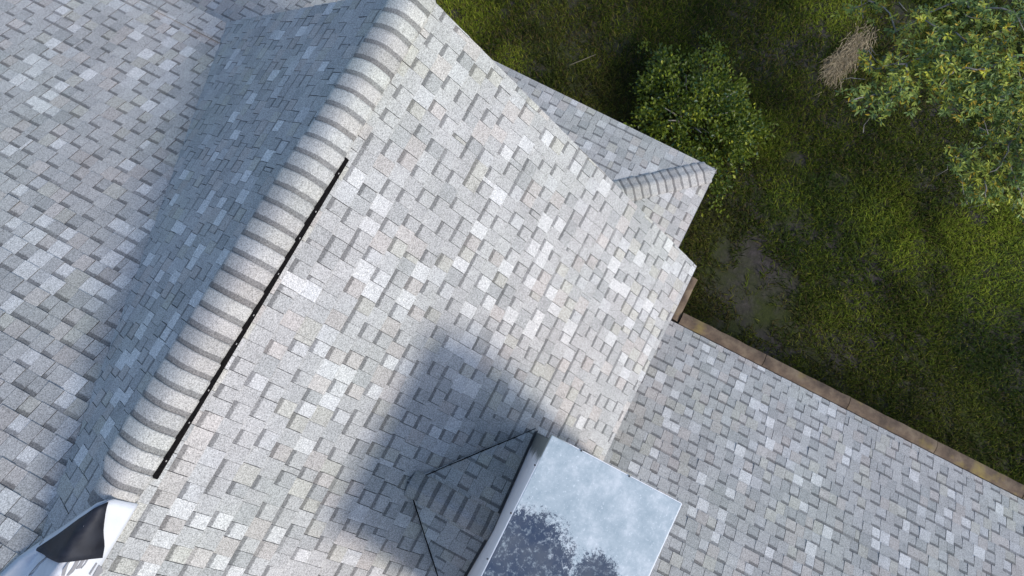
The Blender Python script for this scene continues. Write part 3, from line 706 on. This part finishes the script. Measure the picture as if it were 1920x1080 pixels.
# straw patch
k = 3000; c0 = at_z(1588, 105, -H); ca = at_z(1560, 160, -H) - at_z(1615, 50, -H); ca /= np.linalg.norm(ca); cb = np.array([-ca[1], ca[0], 0])
q = RNG.uniform(-1, 1, size=(k*2, 2)); q = q[((q**2).sum(1) + .35*np.sin(7*q[:, 0]+2)*q[:, 1] + RNG.normal(size=2*k)*.5) < .62][:k]; k = len(q); q = q * np.array([.60, .20]) * (1 + .25 * RNG.normal(size=(k, 1))) + np.stack([np.zeros(k), .10*np.sin(q[:, 0]*2.2)], 1)
P0 = c0 + q[:, :1] * ca + q[:, 1:] * cb; th = RNG.normal(math.atan2(-ca[1], ca[0]), .5, k); L = RNG.uniform(.07, .24, k)
b0 = np.stack([P0[:, 0], -P0[:, 1], RNG.uniform(.005, .09, k)], 1); dd = np.stack([np.cos(th), np.sin(th), RNG.uniform(-.15, .25, k)], 1); sd = np.stack([-np.sin(th), np.cos(th), np.zeros(k)], 1) * .0055
V = np.stack([b0 - sd, b0 + sd, b0 + dd * L[:, None]], 1).reshape(-1, 3)
C = np.array([.38, .305, .19]) * RNG.uniform(.25, 1.3, (k, 1)); C = np.concatenate([C, np.ones((k, 1))], 1)
st = bulk('dry_straw', V, np.full(k, 3), np.arange(3*k), M['grass'], None, C); tag(st, 'pale tan patch of dry straw on the dark lawn', 'straw', kind='stuff')
def tube(name, pts, r0, r1, mat, parent=None, sides=6):
    P = [Vector(p) for p in pts]; V, F = [], []
    for i, p in enumerate(P):
        d = (P[min(i+1, len(P)-1)] - P[max(i-1, 0)]).normalized(); a = d.orthogonal().normalized(); b = d.cross(a); r = r0 + (r1 - r0) * i / (len(P) - 1)
        V += [p + (a * math.cos(2*math.pi*k/sides) + b * math.sin(2*math.pi*k/sides)) * r for k in range(sides)]
    for i in range(len(P) - 1):
        for k in range(sides): F.append((i*sides + k, i*sides + (k+1) % sides, (i+1)*sides + (k+1) % sides, (i+1)*sides + k))
    F.append(tuple(range(sides))[::-1]); F.append(tuple((len(P)-1)*sides + k for k in range(sides)))
    return mesh_pts(name, V, F, mat, parent, world=True, smooth=True)
n = NT('pale_stick'); M['stick'] = n.done((.16, .14, .10), .8)
p, q = at_z(1068, 122, -H + .06), at_z(1117, 102, -H + .06)
o = tube('stick', [W(p), W(.5*(p+q) + np.array((.0, .01, .01))), W(q)], .008, .004, M['stick']); tag(o, 'thin pale straight stick lying in the lawn', 'stick')

# ------------------------------------------------------------------ shrub and trees
def leaf_cloud(name, cen, dirs, size, asp, cols, mat, parent, droop=.3):
    """cen, dirs: world arrays; each leaf = 2 folded halves of a pointed oval (4 tris)"""
    k = len(cen); d = dirs / np.linalg.norm(dirs, axis=1, keepdims=True)
    upv = np.tile([0, 0, 1.0], (k, 1)) + RNG.normal(size=(k, 3)) * .55
    sd = np.cross(d, upv); sd /= np.linalg.norm(sd, axis=1, keepdims=True) + 1e-9; nn = np.cross(sd, d)
    L = (size * RNG.uniform(.7, 1.25, k))[:, None]; w = L * asp * .5
    tip = cen + d * L - np.array([0, 0, 1]) * L * droop * .3; midc = cen + d * L * .55 - nn * w * .25
    V = np.stack([cen, midc + sd * w + nn * w * .3, tip, midc - sd * w + nn * w * .3, midc], 1).reshape(-1, 3); b = np.arange(k) * 5
    idx = np.stack([b, b+4, b+1, b+4, b+2, b+1, b, b+3, b+4, b+4, b+3, b+2], 1).ravel()
    C = np.concatenate([cols, np.ones((k, 1))], 1)
    return bulk(name, V, np.full(4*k, 3), idx, mat, parent, np.repeat(C, 4, 0))
# rounded evergreen shrub
bc = at_z(1284, 232, -H); bw = np.array(W(bc))
bush = empty('shrub', bw); tag(bush, 'rounded leafy green shrub beside the skirt roof corner', 'shrub')
cl = []
rg = np.random.default_rng(5)
for i in range(230):
    a = rg.uniform(0, 2*np.pi); rr_ = rg.random() ** .58
    if rg.random() < .10: rr_ *= rg.uniform(1.1, 1.35)
    lobe = 1 + .16*math.sin(2*a + .6) + .14*math.sin(5*a + 2.1) + .08*math.sin(9*a)
    hx = max(.10, 1.05 * math.sqrt(max(0.02, 1 - (rr_ / 1.12)**2)) * rg.uniform(.45, 1.08))
    cl.append((bw[0] + rr_ * math.cos(a) * 1.0 * lobe, bw[1] - .08 + rr_ * math.sin(a) * 1.18 * lobe, hx))
cl = np.array(cl); stems = []
for i in range(9):
    a = 2*math.pi*i/9 + rg.uniform(-.2, .2); e_ = cl[rg.integers(len(cl))]
    e_ = Vector((bw[0] + .6*math.cos(a), bw[1] + .6*math.sin(a), rg.uniform(.6, 1.0))); s_ = Vector((bw[0] + .08*math.cos(a), bw[1] + .08*math.sin(a), -.02))
    tube('stem', [s_, s_.lerp(e_, .5) + Vector((0, 0, .12)), e_], .022, .006, M['bark'], bush)
k = 9000; pick = (rg.random(k) ** 1.35 * len(cl)).astype(int); off = rg.normal(size=(k, 3)) * np.array([.078, .078, .06]); cen = cl[pick] + off
cen[:, 2] = np.maximum(cen[:, 2], .04)
out = cen - np.array([bw[0], bw[1], .2]); out /= np.linalg.norm(out, axis=1, keepdims=True); dirs = out * .5 + rg.normal(size=(k, 3)) * .6 + np.array([0, 0, .15])
tonec = rg.random(len(cl))[pick]; r = rg.random(k)
C = .82 * np.array([.055, .095, .012]) + .82 * np.outer(np.clip(.75 * tonec + .5 * r - .25, 0, 1), np.array([.15, .165, .006]))
C = np.where((r > .93)[:, None], np.array([.30, .32, .030]), C); C = np.where((r < .08)[:, None], np.array([.03, .075, .028]), C)
o = leaf_cloud('foliage', cen, dirs, .070, .55, C, M['leaf'], bush)
# broad-leaved tree at the corner of the garden
tb = at_z(1985, 150, -H); tw = np.array(W(tb))
tree = empty('tree', tw); tag(tree, 'spreading tree with yellow-green leaf sprays and bare grey twigs over the lawn', 'tree')
top = Vector((tw[0] - .2, tw[1] + .15, 2.3))
tube('trunk', [Vector((tw[0], tw[1], -.05)), Vector((tw[0] - .05, tw[1], 1.1)), top], .13, .085, M['bark'], tree, 10)
CL = [  # pixel, height above lawn, radius in metres, leaves
 (1585, 192, 2.7, .10, 16), (1620, 182, 2.75, .13, 50), (1650, 178, 2.8, .17, 110), (1655, 210, 2.7, .10, 60), (1690, 165, 3.0, .22, 150), (1640, 130, 2.8, .14, 70), (1618, 110, 2.7, .07, 30),
 (1700, 120, 3.0, .20, 130), (1740, 100, 3.1, .20, 130), (1725, 35, 3.0, .14, 80), (1770, 60, 3.1, .16, 100), (1790, 130, 3.3, .24, 190), (1760, 165, 3.1, .20, 150),
 (1820, 80, 3.3, .24, 180), (1855, 130, 3.4, .25, 190), (1810, 185, 3.2, .20, 150), (1850, 185, 3.2, .2, 140), (1880, 60, 3.4, .22, 150), (1910, 30, 3.3, .18, 110), (1900, 175, 3.3, .22, 160), (1880, 110, 3.5, .2, 120), (1830, 15, 3.1, .2, 130),
 (1600, 15, 2.2, .14, 50), (1640, 5, 2.2, .14, 60), (1780, 8, 2.8, .15, 80), (1680, 60, 2.4, .15, 60), (1870, 215, 3.0, .16, 90), (1915, 235, 3.0, .18, 110),
 (1800, 290, 2.4, .12, 50), (1815, 310, 2.4, .15, 90), (1845, 335, 2.4, .18, 120), (1848, 370, 2.4, .13, 80), (1820, 350, 2.2, .12, 50), (1880, 300, 2.6, .18, 110), (1905, 340, 2.5, .18, 110), (1895, 265, 2.7, .16, 90), (1860, 270, 2.4, .14, 60), (1840, 250, 2.3, .12, 40), (1915, 380, 2.3, .15, 60),
 (1990, 40, 3.6, .4, 260), (1990, 200, 3.5, .4, 260), (2060, 120, 3.7, .5, 320), (2000, 330, 2.9, .35, 200), (1960, 290, 2.9, .3, 160), (2080, 260, 3.2, .45, 240), (1950, 100, 3.6, .3, 200)]
cen, dirs, C = [], [], []
rg = np.random.default_rng(17)
nodes = [top, top + Vector((0, 0, -.4)), top + Vector((-.1, .1, .5))]
CL.sort(key=lambda c: (Vector(W(at_z(c[0], c[1], -H + c[2]))) - top).length)
for i, (px, py, h, rad, nl) in enumerate(CL):
    p = np.array(W(at_z(px, py, -H + h)))
    e_ = Vector(p); s_ = min(nodes, key=lambda q: (q - e_).length + .35 * (q - top).length); nodes.append(e_)
    ln = (e_ - s_).length; sg = [s_]
    for f in (.25, .5, .75): sg.append(s_.lerp(e_, f) + Vector((rg.uniform(-.09, .09) * ln, rg.uniform(-.09, .09) * ln, (rg.uniform(-.05, .05) + .12 * math.sin(f * 3.14)) * ln)))
    m_ = sg[2]; r0 = .010 + .012 * min(1.5, (e_ - top).length ** -1.0)
    tube('branch', sg + [e_], r0, max(.004, r0 * .55), M['bark'], tree, 5)
    nw = max(2, int(nl * .24)); yell = rg.random() ** 1.3
    axis = (e_ - m_).normalized()
    for wv2 in range(nw):            # whorls of leaves at twig ends
        wc = p + rg.normal(size=3) * rad * np.array([.75, .75, .45]); kk = rg.integers(8, 15); ph = rg.uniform(0, 6.28)
        lean = np.array(axis) * .6 + rg.normal(size=3) * .35; yw = np.clip(yell * .7 + rg.normal() * .28, 0, 1)
        for j in range(kk):
            a = ph + j * 2.4; dv = np.array([math.cos(a), math.sin(a), rg.uniform(-.05, .55)]) + lean * .7
            cen.append(wc + np.array(axis) * rg.uniform(-.05, .03)); dirs.append(dv)
            base = np.array([.17, .25, .07]) * (1 - yw) + np.array([.52, .54, .07]) * yw
            if rg.random() < .06 + .12 * yw: base = np.array([.40, .28, .025])
            elif rg.random() < .15: base = np.array([.06, .11, .05])
            C.append(base * rg.uniform(.7, 1.25))
o = leaf_cloud('crown', np.array(cen), np.array(dirs), .078, .32, np.array(C), M['leaf'], tree, .2)
for i in range(46):                  # bare grey twigs
    px, py, h, rad, nl = CL[rg.integers(8, len(CL))]; p = Vector(W(at_z(px + rg.uniform(-40, 40), py + rg.uniform(-40, 40), -H + h - .05)))
    d = Vector((rg.normal(), rg.normal(), rg.uniform(-.2, .3))).normalized() * rg.uniform(.15, .4); k_ = Vector((rg.normal(), rg.normal(), rg.normal() * .5)) * .05
    tube('twig', [p, p + d * .5 + k_, p + d], .006, .002, M['bark'], tree, 4)
